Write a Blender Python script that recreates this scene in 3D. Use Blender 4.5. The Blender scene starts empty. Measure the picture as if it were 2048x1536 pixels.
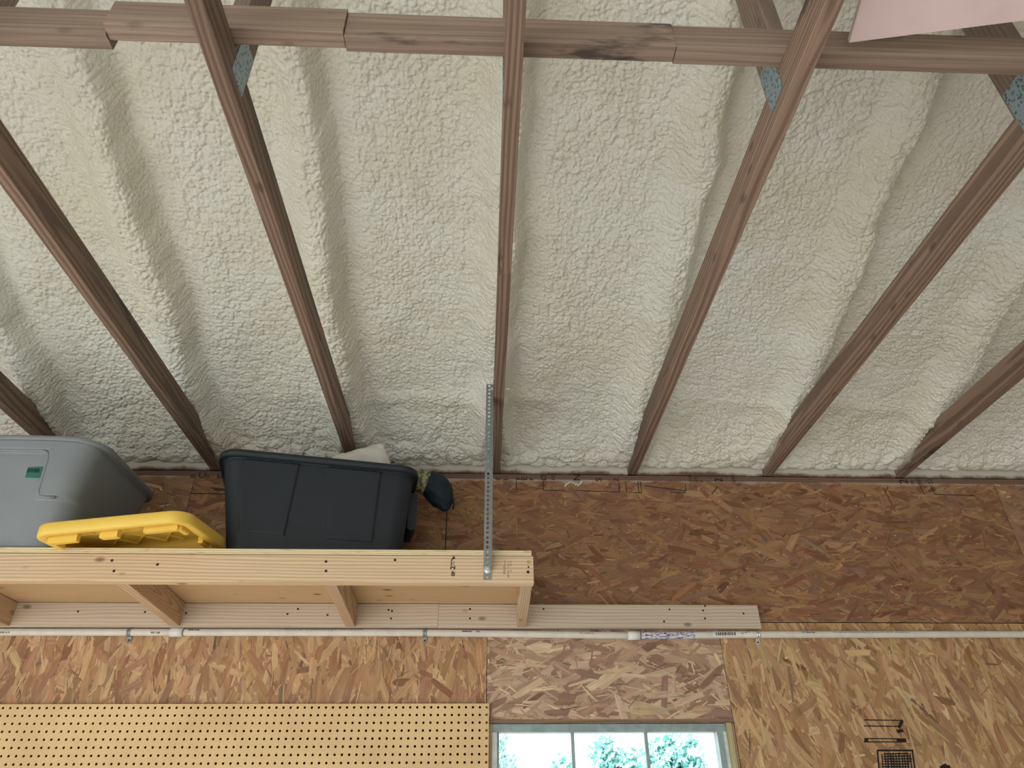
import bpy, math, random
import numpy as np
from mathutils import Matrix, Vector

random.seed(7)
rng = np.random.default_rng(11)
sc = bpy.context.scene
COL = sc.collection
PI = math.pi

# ------------------------------------------------------------------ camera
F, TH, YW, RO, CX, CD, CZ = 1395.33, 0.57174, 0.0440, -0.00847, -0.047, 2.8087, 1.7417


def ray(X, Y):
    X -= 1024; Y -= 768
    c, s = math.cos(RO), math.sin(RO); X, Y = X*c + Y*s, -X*s + Y*c
    x, d, u = X/F, 1.0, -Y/F
    c, s = math.cos(TH), math.sin(TH); y = d*c - u*s; z = d*s + u*c
    c, s = math.cos(YW), math.sin(YW)
    return Vector((x*c + y*s, -x*s + y*c, z))


fwd = ray(1024, 768).normalized()
right = (ray(1124, 768) - ray(1024, 768)).normalized()
up = right.cross(fwd).normalized()
cam_data = bpy.data.cameras.new('camera')
cam = bpy.data.objects.new('camera', cam_data); COL.objects.link(cam)
M = Matrix((right, up, -fwd)).transposed().to_4x4()
M.translation = Vector((CX, -CD, CZ))
cam.matrix_world = M
cam_data.sensor_width = 36.0
cam_data.lens = F/2048*36.0
cam_data.clip_start = 0.05
cam_data.clip_end = 300
sc.camera = cam

# ------------------------------------------------------------------ world, sun, exposure
w = bpy.data.worlds.new('sky'); sc.world = w; w.use_nodes = True
wn = w.node_tree.nodes; bg = wn['Background']
bg.inputs['Color'].default_value = (0.86, 0.95, 1.0, 1)
bg.inputs['Strength'].default_value = 2.2
sun_d = bpy.data.lights.new('sun', 'SUN'); sun = bpy.data.objects.new('sun', sun_d); COL.objects.link(sun)
sun_dir = Vector((0.58, 0.70, -0.45)).normalized()
sun.rotation_euler = sun_dir.to_track_quat('-Z', 'Y').to_euler()
sun.location = (-8, -16, 9)
sun_d.energy = 9.0
sun_d.color = (1.0, 0.97, 0.93)
sun_d.angle = math.radians(1.0)
vs = sc.view_settings
sc.display_settings.display_device = 'sRGB'
vs.view_transform = 'Standard'; vs.look = 'None'; vs.gamma = 1.0; vs.use_curve_mapping = False
vs.exposure = 0.50

# ------------------------------------------------------------------ helpers


def lin(r, g, b):
    f = lambda c: (c/255/12.92) if c/255 <= 0.04045 else ((c/255+0.055)/1.055)**2.4
    return (f(r), f(g), f(b), 1)


def tag(o, label=None, cat=None, group=None, kind=None):
    if label: o['label'] = label
    if cat: o['category'] = cat
    if group: o['group'] = group
    if kind: o['kind'] = kind
    return o


def thing(name, label, cat, loc=(0, 0, 0), rot=None, group=None):
    o = bpy.data.objects.new(name, None); COL.objects.link(o)
    o.location = loc; o.empty_display_size = 0.05
    if rot: o.rotation_euler = rot
    return tag(o, label, cat, group)


class MB:
    """collects points and faces; build() links them as one mesh object"""
    def __init__(self): self.v = []; self.f = []; self.sm = []

    def add(self, v, f, smooth=False):
        n = len(self.v); self.v += [tuple(p) for p in v]
        self.f += [tuple(i+n for i in q) for q in f]; self.sm += [smooth]*len(f)

    def box(self, x0, x1, y0, y1, z0, z1):
        v = [(x, y, z) for x in (x0, x1) for y in (y0, y1) for z in (z0, z1)]
        self.add(v, [(0, 1, 3, 2), (4, 6, 7, 5), (0, 4, 5, 1), (2, 3, 7, 6), (0, 2, 6, 4), (1, 5, 7, 3)])

    def lumber(self, p0, p1, w, h, upv=(0, 0, 1), r=0.003, seg=3):
        """board from p0 to p1 with a rounded w x h section (h along upv)"""
        p0, p1 = Vector(p0), Vector(p1); a = (p1-p0).normalized(); u = Vector(upv)
        u = (u - a*u.dot(a)).normalized(); s = a.cross(u)
        prof = []
        for cx, cy, a0 in ((w/2-r, h/2-r, 0), (-w/2+r, h/2-r, 90), (-w/2+r, -h/2+r, 180), (w/2-r, -h/2+r, 270)):
            for k in range(seg+1):
                t = math.radians(a0 + 90*k/seg); prof.append((cx + r*math.cos(t), cy + r*math.sin(t)))
        n = len(prof)
        v = [p + s*q[0] + u*q[1] for p in (p0, p1) for q in prof]
        f = [(i, (i+1) % n, n+(i+1) % n, n+i) for i in range(n)]
        f += [tuple(range(n-1, -1, -1)), tuple(range(n, 2*n))]
        self.add(v, f)

    def tube(self, pts, rad, seg=10, caps=True, smooth=True):
        pts = [Vector(p) for p in pts]; n = len(pts)
        if not hasattr(rad, '__len__'): rad = [rad]*n
        v = []; prev = None
        for i, p in enumerate(pts):
            t = (pts[min(i+1, n-1)] - pts[max(i-1, 0)]).normalized()
            if prev is None:
                a = Vector((0, 0, 1)) if abs(t.z) < 0.9 else Vector((1, 0, 0))
                u = (a - t*a.dot(t)).normalized()
            else:
                u = (prev - t*prev.dot(t)).normalized()
            prev = u; s = t.cross(u)
            for k in range(seg):
                c = 2*PI*k/seg; v.append(p + (u*math.cos(c) + s*math.sin(c))*rad[i])
        f = [(i*seg+k, i*seg+(k+1) % seg, (i+1)*seg+(k+1) % seg, (i+1)*seg+k) for i in range(n-1) for k in range(seg)]
        b = len(self.v); self.add(v, f, smooth)
        if caps:
            self.f += [tuple(b+k for k in range(seg-1, -1, -1)), tuple(b+(n-1)*seg+k for k in range(seg))]; self.sm += [False, False]

    def disc(self, c, r, depth, axis=(0, -1, 0), seg=12):
        c = Vector(c); a = Vector(axis).normalized()
        self.tube([c, c + a*depth], r, seg, True, False)

    def build(self, name, m, parent=None, off=(0, 0, 0)):
        me = bpy.data.meshes.new(name)
        ox, oy, oz = off
        me.from_pydata([(x-ox, y-oy, z-oz) for x, y, z in self.v], [], self.f)
        me.polygons.foreach_set('use_smooth', self.sm)
        if m: me.materials.append(m)
        me.update()
        o = bpy.data.objects.new(name, me); COL.objects.link(o)
        if parent: o.parent = parent
        return o


def grid_mesh(name, P, mat, parent=None, closed_u=False):
    """P: (nv, nu, 3) array of points -> smooth quad mesh"""
    nv, nu = P.shape[:2]
    idx = np.arange(nv*nu).reshape(nv, nu)
    if closed_u:
        a = idx[:-1]; b = np.roll(idx, -1, 1)[:-1]; c = np.roll(idx, -1, 1)[1:]; d = idx[1:]
    else:
        a, b, c, d = idx[:-1, :-1], idx[:-1, 1:], idx[1:, 1:], idx[1:, :-1]
    q = np.stack([a, b, c, d], -1).reshape(-1, 4)
    me = bpy.data.meshes.new(name)
    me.vertices.add(nv*nu); me.vertices.foreach_set('co', P.reshape(-1).astype(np.float32))
    me.loops.add(q.size); me.loops.foreach_set('vertex_index', q.reshape(-1).astype(np.int32))
    me.polygons.add(len(q)); me.polygons.foreach_set('loop_start', (np.arange(len(q))*4).astype(np.int32))
    me.polygons.foreach_set('loop_total', np.full(len(q), 4, np.int32))
    me.polygons.foreach_set('use_smooth', np.ones(len(q), bool))
    me.materials.append(mat); me.update(calc_edges=True); me.validate()
    o = bpy.data.objects.new(name, me); COL.objects.link(o)
    if parent: o.parent = parent
    return o


class NT:
    def __init__(self, name, rough=0.6, spec=0.3):
        self.m = bpy.data.materials.new(name); self.m.use_nodes = True
        self.t = self.m.node_tree; self.b = self.t.nodes['Principled BSDF']
        self.b.inputs['Roughness'].default_value = rough
        self.b.inputs['Specular IOR Level'].default_value = spec

    def n(self, typ, **kw):
        o = self.t.nodes.new('ShaderNode'+typ)
        for k, v in kw.items(): setattr(o, k, v)
        return o

    def l(self, a, b): self.t.links.new(a, b)

    def put(self, sock, v):
        if hasattr(v, 'is_linked') or hasattr(v, 'links'): self.l(v, sock)
        else: sock.default_value = v

    def math(self, op, a, b=0.0, c=0.0, clamp=False):
        o = self.n('Math', operation=op, use_clamp=clamp)
        for i, v in enumerate((a, b, c)): self.put(o.inputs[i], v)
        return o.outputs[0]

    def vmath(self, op, a, b=(0, 0, 0)):
        o = self.n('VectorMath', operation=op); self.put(o.inputs[0], a); self.put(o.inputs[1], b)
        return o.outputs[0]

    def mix(self, f, a, b, blend='MIX'):
        o = self.n('Mix', data_type='RGBA', blend_type=blend)
        self.put(o.inputs[0], f); self.put(o.inputs[6], a); self.put(o.inputs[7], b)
        return o.outputs[2]

    def ramp(self, v, lo, hi, a=0.0, b=1.0):
        o = self.n('MapRange', clamp=True, interpolation_type='SMOOTHSTEP')
        self.put(o.inputs[0], v)
        for i, x in enumerate((lo, hi, a, b)): o.inputs[i+1].default_value = x
        return o.outputs[0]

    def noise(self, vec, scale, detail=3.0, rough=0.55, dist=0.0, out=0):
        o = self.n('TexNoise'); self.put(o.inputs['Vector'], vec)
        o.inputs['Scale'].default_value = scale; o.inputs['Detail'].default_value = detail
        o.inputs['Roughness'].default_value = rough; o.inputs['Distortion'].default_value = dist
        return o.outputs[out]

    def voro(self, vec, scale, feature='F1', rnd=1.0, out='Distance', smooth=None):
        o = self.n('TexVoronoi', feature=feature); self.put(o.inputs['Vector'], vec)
        o.inputs['Scale'].default_value = scale; o.inputs['Randomness'].default_value = rnd
        if smooth is not None: o.inputs['Smoothness'].default_value = smooth
        return o.outputs[out]

    def scale(self, vec, s):
        o = self.n('VectorMath', operation='MULTIPLY'); self.put(o.inputs[0], vec); o.inputs[1].default_value = s
        return o.outputs[0]

    def bump(self, h, strength=0.3, dist=0.002, normal=None):
        o = self.n('Bump'); o.inputs['Strength'].default_value = strength; o.inputs['Distance'].default_value = dist
        self.put(o.inputs['Height'], h)
        if normal is not None: self.l(normal, o.inputs['Normal'])
        self.l(o.outputs[0], self.b.inputs['Normal']); return o.outputs[0]

    def color(self, c): self.put(self.b.inputs['Base Color'], c)

    def coord(self, which='Object'): return self.n('TexCoord').outputs[which]

    def world(self): return self.n('NewGeometry').outputs['Position']


def plain(name, col, rough=0.5, metal=0.0, spec=0.4, var=0.06, scale=9.0, bump=0.0):
    t = NT(name, rough, spec); t.b.inputs['Metallic'].default_value = metal
    c = t.coord()
    nz = t.noise(c, scale, 4)
    k = t.ramp(nz, 0.3, 0.7, 1-var, 1+var)
    cc = t.n('CombineColor'); [t.put(cc.inputs[i], k) for i in range(3)]
    t.color(t.mix(1.0, col, cc.outputs[0], 'MULTIPLY'))
    if bump: t.bump(t.noise(c, 400, 2), bump, 0.0006)
    return t.m


def wood(name, axis, light, dark, ring=26.0, contrast=0.6, knots=0.35, fiber=0.16, stain=0.0, over=False, rough=0.6, blotch=0.3, seed=0.0, gray=None, kr=(0.35, 1.0), alo=0.10, warp=0.030, wdist=1.6, bands=None):
    t = NT(name, rough, 0.25)
    co = t.coord(); oi = t.n('ObjectInfo').outputs['Random']
    off = t.n('CombineXYZ'); r1 = t.math('MULTIPLY', oi, 7.3); r2 = t.math('MULTIPLY', oi, 3.1); r3 = t.math('MULTIPLY', oi, 11.7)
    ai = 'XYZ'.index(axis)
    rr = [None]*3; rr[ai] = t.math('MULTIPLY_ADD', oi, 17.0, seed); o2 = [i for i in range(3) if i != ai]
    # pith a little outside the board so that rings cut the face as long bands
    rr[o2[0]] = t.math('MULTIPLY_ADD', oi, 0.09, 0.02); rr[o2[1]] = t.math('MULTIPLY_ADD', oi, -0.05, -0.03)
    for i in range(3): t.put(off.inputs[i], rr[i])
    p = t.vmath('ADD', co, off.outputs[0])
    s = [1.0, 1.0, 1.0]; s[ai] = alo
    q = t.scale(p, tuple(s))
    nv = t.noise(q, 7.0, 3, 0.55, out=1)
    d = t.vmath('MULTIPLY', t.vmath('SUBTRACT', nv, (0.5, 0.5, 0.5)), (warp, warp, warp))
    # knots bend the rings and darken
    ks = [12.0, 12.0, 12.0]; ks[ai] = 6.0
    kd = t.voro(t.scale(p, tuple(ks)), 1.0)
    kn = t.ramp(kd, 0.05, 0.15, 1.0, 0.0)
    q2 = t.vmath('ADD', q, d)
    wv = t.n('TexWave', wave_type='RINGS', rings_direction=axis, wave_profile='SIN')
    q3 = q2
    if bands:
        wv.wave_type = 'BANDS'; wv.bands_direction = bands; s3 = [1.0, 1.0, 1.0]; s3[ai] = 0.02; q3 = t.scale(q2, tuple(s3))
    t.l(q3, wv.inputs['Vector']); wv.inputs['Scale'].default_value = ring; wv.inputs['Distortion'].default_value = wdist
    wv.inputs['Detail'].default_value = 1.0; wv.inputs['Detail Scale'].default_value = 0.6
    k = t.ramp(wv.outputs['Fac'], kr[0], kr[1])
    fs = [320.0, 320.0, 320.0]; fs[ai] = 5.0
    fb = t.noise(t.scale(p, tuple(fs)), 1.0, 4, 0.6)
    bl = t.noise(q, 3.0, 2)
    base = t.mix(t.math('MULTIPLY', k, contrast), light, dark)
    fbm = t.ramp(fb, 0.25, 0.75, 1-fiber, 1+fiber)
    blm = t.math('MULTIPLY', fbm, t.ramp(bl, 0.3, 0.7, 1-blotch, 1+blotch*0.5))
    cc = t.n('CombineColor'); [t.put(cc.inputs[i], blm) for i in range(3)]
    base = t.mix(1.0, base, cc.outputs[0], 'MULTIPLY')
    if gray:
        g = t.ramp(t.noise(q, 2.0, 3), 0.35, 0.7)
        base = t.mix(t.math('MULTIPLY', g, 0.7), base, gray)
    dk = tuple(c*0.28 for c in dark[:3])+(1,)
    base = t.mix(t.math('MULTIPLY', kn, knots), base, dk)
    if stain:
        st = [9.0, 9.0, 9.0]; st[ai] = 2.2
        sn = t.noise(t.scale(p, tuple(st)), 1.0, 5, 0.65)
        base = t.mix(t.ramp(sn, 0.60, 0.70, 0, stain), base, lin(46, 44, 46))
    if over:
        wp = t.world(); sx = t.n('SeparateXYZ'); t.l(wp, sx.inputs[0])
        near = t.ramp(sx.outputs['Y'], -0.42, -0.03)
        hi = t.ramp(sx.outputs['Z'], 3.076, 3.15)
        nz = t.noise(wp, 14.0, 5, 0.6)
        f = t.ramp(t.math('ADD', t.math('MULTIPLY', near, t.math('MULTIPLY_ADD', hi, 0.55, 0.2)), t.math('MULTIPLY', nz, 0.6)), 0.54, 0.90)
        base = t.mix(f, base, lin(196, 188, 178))
    t.color(base)
    t.bump(t.math('ADD', t.math('MULTIPLY', k, 0.35), fb), 0.25, 0.0012)
    return t.m


# materials
CHORD = dict(ring=30, warp=0.06, wdist=2.0, kr=(0.1, 0.9), contrast=0.62, knots=0.5, fiber=0.14, stain=0.75, over=True, rough=0.65, blotch=0.3)
m_chord = wood('old brown truss wood', 'Y', lin(146, 122, 106), lin(92, 74, 64), **CHORD)
m_web = wood('old brown web wood', 'Z', lin(144, 124, 112), lin(108, 90, 82), ring=26, contrast=0.5, stain=0.6)
m_brace = wood('old brown brace wood', 'X', lin(162, 140, 124), lin(122, 102, 92), ring=22, contrast=0.4, stain=0.8, blotch=0.3)
m_pine = wood('fresh pine along', 'X', lin(226, 198, 162), lin(188, 152, 120), ring=56, contrast=0.65, knots=0.75, fiber=0.06, blotch=0.12, warp=0.030, wdist=0.6, alo=0.14, kr=(0.3, 1.1), bands='DIAGONAL')
m_spruce = wood('pale spruce along', 'X', lin(210, 192, 170), lin(176, 154, 134), ring=50, contrast=0.5, knots=0.7, fiber=0.07, blotch=0.10, warp=0.030, wdist=0.6, alo=0.14, bands='DIAGONAL')
m_joist = wood('pine joist', 'Y', lin(206, 178, 146), lin(164, 134, 106), ring=42, contrast=0.6, knots=0.5, fiber=0.08, blotch=0.15)
m_ply = wood('plywood face', 'X', lin(206, 176, 136), lin(166, 132, 94), ring=26, contrast=0.6, knots=0.9, fiber=0.12, blotch=0.15)
m_plate = wood('plate wood', 'X', lin(130, 104, 88), lin(94, 72, 62), ring=30, contrast=0.5, stain=0.3)
m_galv = plain('galvanised steel', lin(150, 158, 160), 0.42, 0.75, 0.5, 0.12, 60)
m_zinc = plain('bright zinc', lin(225, 228, 228), 0.3, 0.8, 0.5, 0.05, 30)
m_tooth = None
m_gray = plain('grey tote plastic', lin(136, 142, 146), 0.42, 0, 0.45, 0.05, 6, 0.25)
m_black = plain('blue black tote plastic', lin(37, 43, 50), 0.5, 0, 0.4, 0.08, 5, 0.3)
m_yellow = plain('yellow lid plastic', lin(246, 206, 92), 0.42, 0, 0.45, 0.03, 6, 0.15)
m_pvc = plain('white pvc', lin(222, 214, 202), 0.35, 0, 0.45, 0.06, 20)
m_pvcw = plain('clean white pvc', lin(232, 230, 226), 0.35, 0, 0.45, 0.03, 20)
m_ink = plain('black print', lin(40, 36, 34), 0.7, 0, 0.2, 0.3, 90)
m_inkb = plain('brown print', lin(104, 70, 50), 0.7, 0, 0.2, 0.3, 90)
m_bag = plain('dark teal nylon', lin(30, 44, 52), 0.6, 0, 0.3, 0.2, 40, 0.4)
m_cord = plain('black cord', lin(26, 26, 28), 0.7)
m_tape = plain('green tape', lin(44, 112, 98), 0.45, 0, 0.4, 0.1, 60)
m_pink = plain('pink foam board', lin(234, 210, 210), 0.7, 0, 0.2, 0.04, 8)
m_pinkedge = plain('board cut edge', lin(214, 200, 192), 0.8)
m_white = plain('white film', lin(206, 202, 190), 0.45, 0, 0.4, 0.05, 14)
m_screw = plain('dark screw', lin(66, 52, 44), 0.5, 0.4)
m_screwy = plain('gold screw', lin(206, 176, 112), 0.35, 0.6)


def mk_tooth():
    t = NT('toothed galvanised plate', 0.45, 0.5); t.b.inputs['Metallic'].default_value = 0.6
    c = t.coord(); v = t.voro(t.scale(c, (1, 1, 0.6)), 120.0)
    t.color(t.mix(t.ramp(v, 0.15, 0.5), lin(82, 102, 112), lin(152, 172, 180)))
    t.bump(v, 0.6, 0.003)
    return t.m


m_tooth = mk_tooth()


def mk_foam():
    t = NT('cream spray foam', 0.55, 0.3)
    wp = t.world()
    big = t.noise(wp, 2.2, 4, 0.6); mid = t.noise(wp, 9.0, 4)
    c = t.mix(t.ramp(big, 0.35, 0.7), lin(231, 230, 219), lin(226, 221, 203))
    c = t.mix(t.math('MULTIPLY', t.ramp(mid, 0.5, 0.75), 0.35), c, lin(215, 209, 188))
    t.color(c)
    v = t.voro(t.vmath('ADD', wp, t.vmath('MULTIPLY', t.noise(wp, 30, 2, out=1), (0.009, 0.009, 0.009))), 88.0, 'SMOOTH_F1', 1.0, 'Distance', 0.15)
    t.bump(t.math('ADD', t.math('MULTIPLY', v, -1.0), t.math('MULTIPLY', t.noise(wp, 160, 2), 0.15)), 0.75, 0.006)
    return t.m


m_foam = mk_foam()


def mk_block():
    t = NT('oversprayed blocking', 0.7, 0.2); wp = t.world()
    n1 = t.noise(wp, 5.0, 4, 0.6); n2 = t.noise(wp, 160.0, 3, 0.7)
    sx = t.n('SeparateXYZ'); t.l(wp, sx.inputs[0])
    hi = t.ramp(sx.outputs['Z'], 3.072, 3.11)
    f = t.ramp(t.math('ADD', t.math('ADD', n1, t.math('MULTIPLY', n2, 0.35)), t.math('MULTIPLY', hi, 0.35)), 0.68, 0.95)
    t.color(t.mix(f, lin(112, 84, 70), lin(205, 198, 184)))
    t.bump(n2, 0.3, 0.002)
    return t.m


m_block = mk_block()


def mk_osb():
    t = NT('oriented strand board', 0.55, 0.3)
    at = t.n('VertexColor', layer_name='strand').outputs['Color']
    uv = t.n('UVMap', uv_map='grain').outputs['UV']
    g = t.noise(t.scale(uv, (6, 260, 1)), 1.0, 4, 0.65); g2 = t.noise(t.scale(uv, (14, 60, 1)), 1.0, 3)
    k = t.math('MULTIPLY', t.ramp(g, 0.25, 0.75, 0.80, 1.15), t.ramp(g2, 0.3, 0.7, 0.88, 1.10))
    cc = t.n('CombineColor'); [t.put(cc.inputs[i], k) for i in range(3)]
    c = t.mix(1.0, at, cc.outputs[0], 'MULTIPLY')
    wp = t.world(); sx = t.n('SeparateXYZ'); t.l(wp, sx.inputs[0])
    hi = t.ramp(sx.outputs['Z'], 3.0, 3.06); nz = t.noise(wp, 7.0, 5, 0.62)
    f = t.ramp(t.math('ADD', t.math('MULTIPLY', hi, 0.5), nz), 0.82, 1.05, 0, 0.75)
    t.color(t.mix(f, c, lin(188, 172, 158)))
    t.bump(g, 0.2, 0.0012)
    return t.m


m_osb = mk_osb()


def mk_peg():
    t = NT('tan hardboard', 0.6, 0.25); c = t.world()
    n1 = t.noise(c, 4.0, 5, 0.65); n2 = t.noise(c, 300, 2)
    a = t.mix(t.ramp(n1, 0.35, 0.7), lin(232, 200, 148), lin(220, 186, 138))
    sm = t.noise(t.scale(c, (1, 1, 0.6)), 11.0, 5, 0.7)
    a = t.mix(t.ramp(sm, 0.66, 0.78, 0, 0.35), a, lin(140, 106, 74))
    t.color(a); t.bump(n2, 0.15, 0.0006)
    return t.m


m_peg = mk_peg()
m_conc = plain('concrete', lin(182, 182, 180), 0.7, 0, 0.25, 0.12, 3)
m_drive = plain('pale driveway', lin(190, 190, 188), 0.8, 0, 0.2, 0.1, 1)
m_wallp = plain('board wall', lin(196, 190, 180), 0.7, 0, 0.2, 0.1, 4)
m_alu = plain('weathered aluminium', lin(150, 166, 164), 0.5, 0.2, 0.4, 0.14, 30)
m_aluw = plain('white painted frame', lin(206, 214, 210), 0.5, 0, 0.4, 0.1, 30)
m_trim = wood('pale window strip', 'Z', lin(222, 206, 160), lin(190, 166, 116), ring=30, contrast=0.5)
m_head = wood('window header strip', 'X', lin(150, 122, 100), lin(112, 86, 70), ring=30, contrast=0.5)


def mk_glass():
    t = NT('window glass', 0.0, 0.5)
    t.b.inputs['Transmission Weight'].default_value = 1.0; t.b.inputs['IOR'].default_value = 1.0
    t.color(lin(246, 252, 252))
    return t.m


m_glass = mk_glass()

ZT = 3.0785          # underside of the truss chords
TX = [-1.83, -1.22, -0.615, 0.0, 0.61, 1.22, 1.83]

# ------------------------------------------------------------------ room shell
XL, XR, YR = -3.3, 3.4, -7.0


def struct(name, mb, m):
    return tag(mb.build(name, m), kind='structure')


b = MB(); b.box(XL-.1, XR+.1, YR-.1, 0.1, -0.12, 0.0); struct('floor', b, m_conc)
b = MB()   # left wall with a wide open vehicle door
b.box(XL-.1, XL, -1.3, 0.1, 0, 3.3); b.box(XL-.1, XL, YR, -6.2, 0, 3.3); b.box(XL-.1, XL, -6.2, -1.3, 2.3, 3.3)
b.box(XL-.1, XL, -6.9, -0.1, 3.3, 4.4)
struct('wall_left', b, m_wallp)
b = MB(); b.box(XR, XR+.1, YR, 0.1, 0, 4.4); struct('wall_right', b, m_wallp)
b = MB(); b.box(XL-.1, -3.1, YR-.1, YR, 0, 3.3); b.box(1.2, XR+.1, YR-.1, YR, 0, 3.3); b.box(-3.1, 1.2, YR-.1, YR, 2.3, 3.3); struct('wall_rear', b, m_wallp)
b = MB(); b.box(-60, 60, -60, 60, -0.35, -0.13); struct('ground', b, m_drive)

# ------------------------------------------------------------------ strand board wall
WX0, WX1, WZ1 = -0.006, 0.853, 2.076        # window opening
PX1 = -0.0183                               # right edge of the pegboard
SEAM = 2.4405
def strand_wall():
    V = []; Fc = []; Cs = []; UV = []
    def quad(x0, x1, z0, z1, y, col):
        n = len(V); V.extend([(x0, y, z0), (x1, y, z0), (x1, y, z1), (x0, y, z1)]); Fc.append((n, n+1, n+2, n+3))
        Cs.extend([col]*4); UV.extend([(x0, z0), (x1, z0), (x1, z1), (x0, z1)])
    def slab(x0, x1, z0, z1, col, edge=(0.03, 0.02, 0.012, 1)):
        quad(x0, x1, z0, z1, 0.0, col)
        n = len(V); T = 0.012
        V.extend([(x0, 0, z0), (x1, 0, z0), (x1, 0, z1), (x0, 0, z1), (x0, T, z0), (x1, T, z0), (x1, T, z1), (x0, T, z1)])
        Fc.extend([(n, n+4, n+5, n+1), (n+1, n+5, n+6, n+2), (n+2, n+6, n+7, n+3), (n+3, n+7, n+4, n), (n+4, n+7, n+6, n+5)])
        Cs.extend([edge]*8); UV.extend([(0, 0)]*8)
    pal_hi = [(150, 114, 88), (158, 121, 92), (144, 106, 82), (164, 127, 95), (150, 109, 86), (138, 100, 80), (170, 135, 100), (156, 118, 90), (142, 110, 90)]
    pal_lo = [(196, 160, 122), (188, 151, 115), (204, 169, 128), (180, 142, 108), (192, 154, 114), (210, 178, 136), (172, 133, 102), (184, 145, 106), (200, 165, 124)]
    pal_md = [(182, 150, 124), (190, 158, 130), (174, 140, 116), (198, 170, 140), (168, 134, 112), (160, 126, 106), (186, 156, 130)]
    def strands(x0, x1, z0, z1, pal, ang0, spread, n, lmul=1.0, bright=(224, 194, 150), pb=0.09, pd=0.03, tint=(1, 1, 1), mix=.75):
        pal = [tuple(q[k]*tint[k] for k in range(3)) for q in pal]; bright = tuple(bright[k]*tint[k] for k in range(3))
        mu = [sum(q[k] for q in pal)/len(pal) for k in range(3)]
        pal = [tuple(mix*q[k]+(1-mix)*mu[k] for k in range(3)) for q in pal]
        for i in range(n):
            cx = random.uniform(x0, x1); cz = random.uniform(z0, z1)
            layer = random.random()
            k = random.random()
            if k < 0.5: L = random.uniform(0.02, 0.10); W = random.uniform(0.0015, 0.007)
            elif k < 0.75: L = random.uniform(0.05, 0.13); W = random.uniform(0.009, 0.022)
            else: L = random.uniform(0.06, 0.14); W = random.uniform(0.022, 0.042)
            L *= lmul
            if layer > 0.8 and W > 0.03: W *= 0.7
            a = ang0 + random.gauss(0, spread)
            if random.random() < 0.12: a = random.uniform(0, PI)
            c, s = math.cos(a), math.sin(a)
            r = random.random()
            if r > 0.955: W = random.uniform(.0012, .0026); L *= .6; base = tuple(.5*q for q in mu); jit = 8
            elif r < pb and W < 0.024: base = bright if W < 0.012 else tuple(.65*bright[q]+.35*mu[q] for q in range(3)); jit = 8
            elif r < pb+pd: base = (136, 108, 86) if W < .018 else random.choice(pal); jit = 9
            else: base = random.choice(pal); jit = 7
            j = random.gauss(0, jit)
            col = lin(*[min(250, max(20, q + j + random.gauss(0, 2))) for q in base])
            # ragged strand outline, roughly a parallelogram with split ends
            sk = random.uniform(-0.4, 0.4)*W
            tp = random.uniform(0.55, 1.0); tq = random.uniform(0.55, 1.0)
            loc = [(-L/2 + sk, -W/2*tp), (-L/4, -W/2), (L/4, -W/2*random.uniform(.85, 1)), (L/2 - sk, -W/2*tq), (L/2 + random.uniform(-.3, .3)*W, 0),
                   (L/2 + sk, W/2*tq), (L/4, W/2), (-L/4, W/2*random.uniform(.85, 1)), (-L/2 - sk, W/2*tp), (-L/2 + random.uniform(-.3, .3)*W, 0)]
            y = -0.0001 - 0.0017*layer
            uo, vo = random.uniform(0, 50), random.uniform(0, 50)
            nn = len(V)
            for u, v in loc:
                px = min(x1, max(x0, cx + u*c - v*s)); pz = min(z1, max(z0, cz + u*s + v*c))
                V.append((px, y, pz)); UV.append((u + uo, v + vo)); Cs.append(col)
            Fc.append(tuple(range(nn, nn+len(loc))))
    def area(x0, x1, z0, z1, pal, ang0, spread, dens, **kw):
        slab(x0, x1, z0, z1, lin(*pal[0]))
        strands(x0, x1, z0, z1, pal, ang0, spread, int((x1-x0)*(z1-z0)*dens), **kw)
    # upper row of sheets, strands mostly level
    area(XL, -1.30, SEAM, 3.052, pal_hi, 0.0, 0.42, 3600)
    area(-1.298, 2.25, SEAM, 3.052, pal_hi, 0.0, 0.42, 4600, bright=(188, 150, 108), pb=0.15, pd=0.04, tint=(.95, .91, .86), mix=.95)
    area(2.252, XR, SEAM, 3.052, pal_hi, 0.0, 0.4, 1500)
    # lower sheets: upright strands beside the window, level ones above it
    area(XL, -0.029, 1.80, 2.4375, pal_lo, PI/2, 0.36, 6200, pb=0.17, tint=(.94, .90, .87), mix=1.35)
    area(-0.027, 0.884, WZ1+0.002, 2.4375, pal_md, 0.05, 0.5, 5200, lmul=1.1, bright=(220, 192, 152), pb=0.17, pd=0.06, mix=1.35)
    area(0.886, XR, 1.70, 2.4375, pal_lo, PI/2+0.25, 0.33, 5800, pb=0.20, lmul=1.1, tint=(.93, .90, .86), mix=1.4)
    # flecks of overspray
    for i in range(60):
        cx = random.uniform(0.2, 2.2); cz = random.uniform(2.46, 3.04) if random.random() < .8 else random.uniform(2.2, 2.43)
        a, c = random.uniform(.0012, .0026), random.uniform(.0015, .004); n = len(V)
        V.extend([(cx-a, -.0024, cz), (cx, -.0032, cz-c), (cx+a, -.0024, cz), (cx, -.0024, cz+c)]); Fc.append((n, n+1, n+2, n+3)); Cs.extend([lin(235, 225, 205)]*4); UV.extend([(0, 0)]*4)
    slab(XL, -0.029, 0.0, 1.80, lin(*pal_lo[0])); slab(0.886, XR, 0.0, 1.70, lin(*pal_lo[0]))
    slab(-0.027, WX0, 1.1, WZ1, lin(*pal_md[0])); slab(WX1+0.021, 0.884, 1.1, WZ1, lin(*pal_md[0]))
    slab(-0.027, 0.884, 0.0, 1.098, lin(*pal_lo[0]))
    me = bpy.data.meshes.new('wall_back'); me.from_pydata(V, [], Fc)
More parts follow.
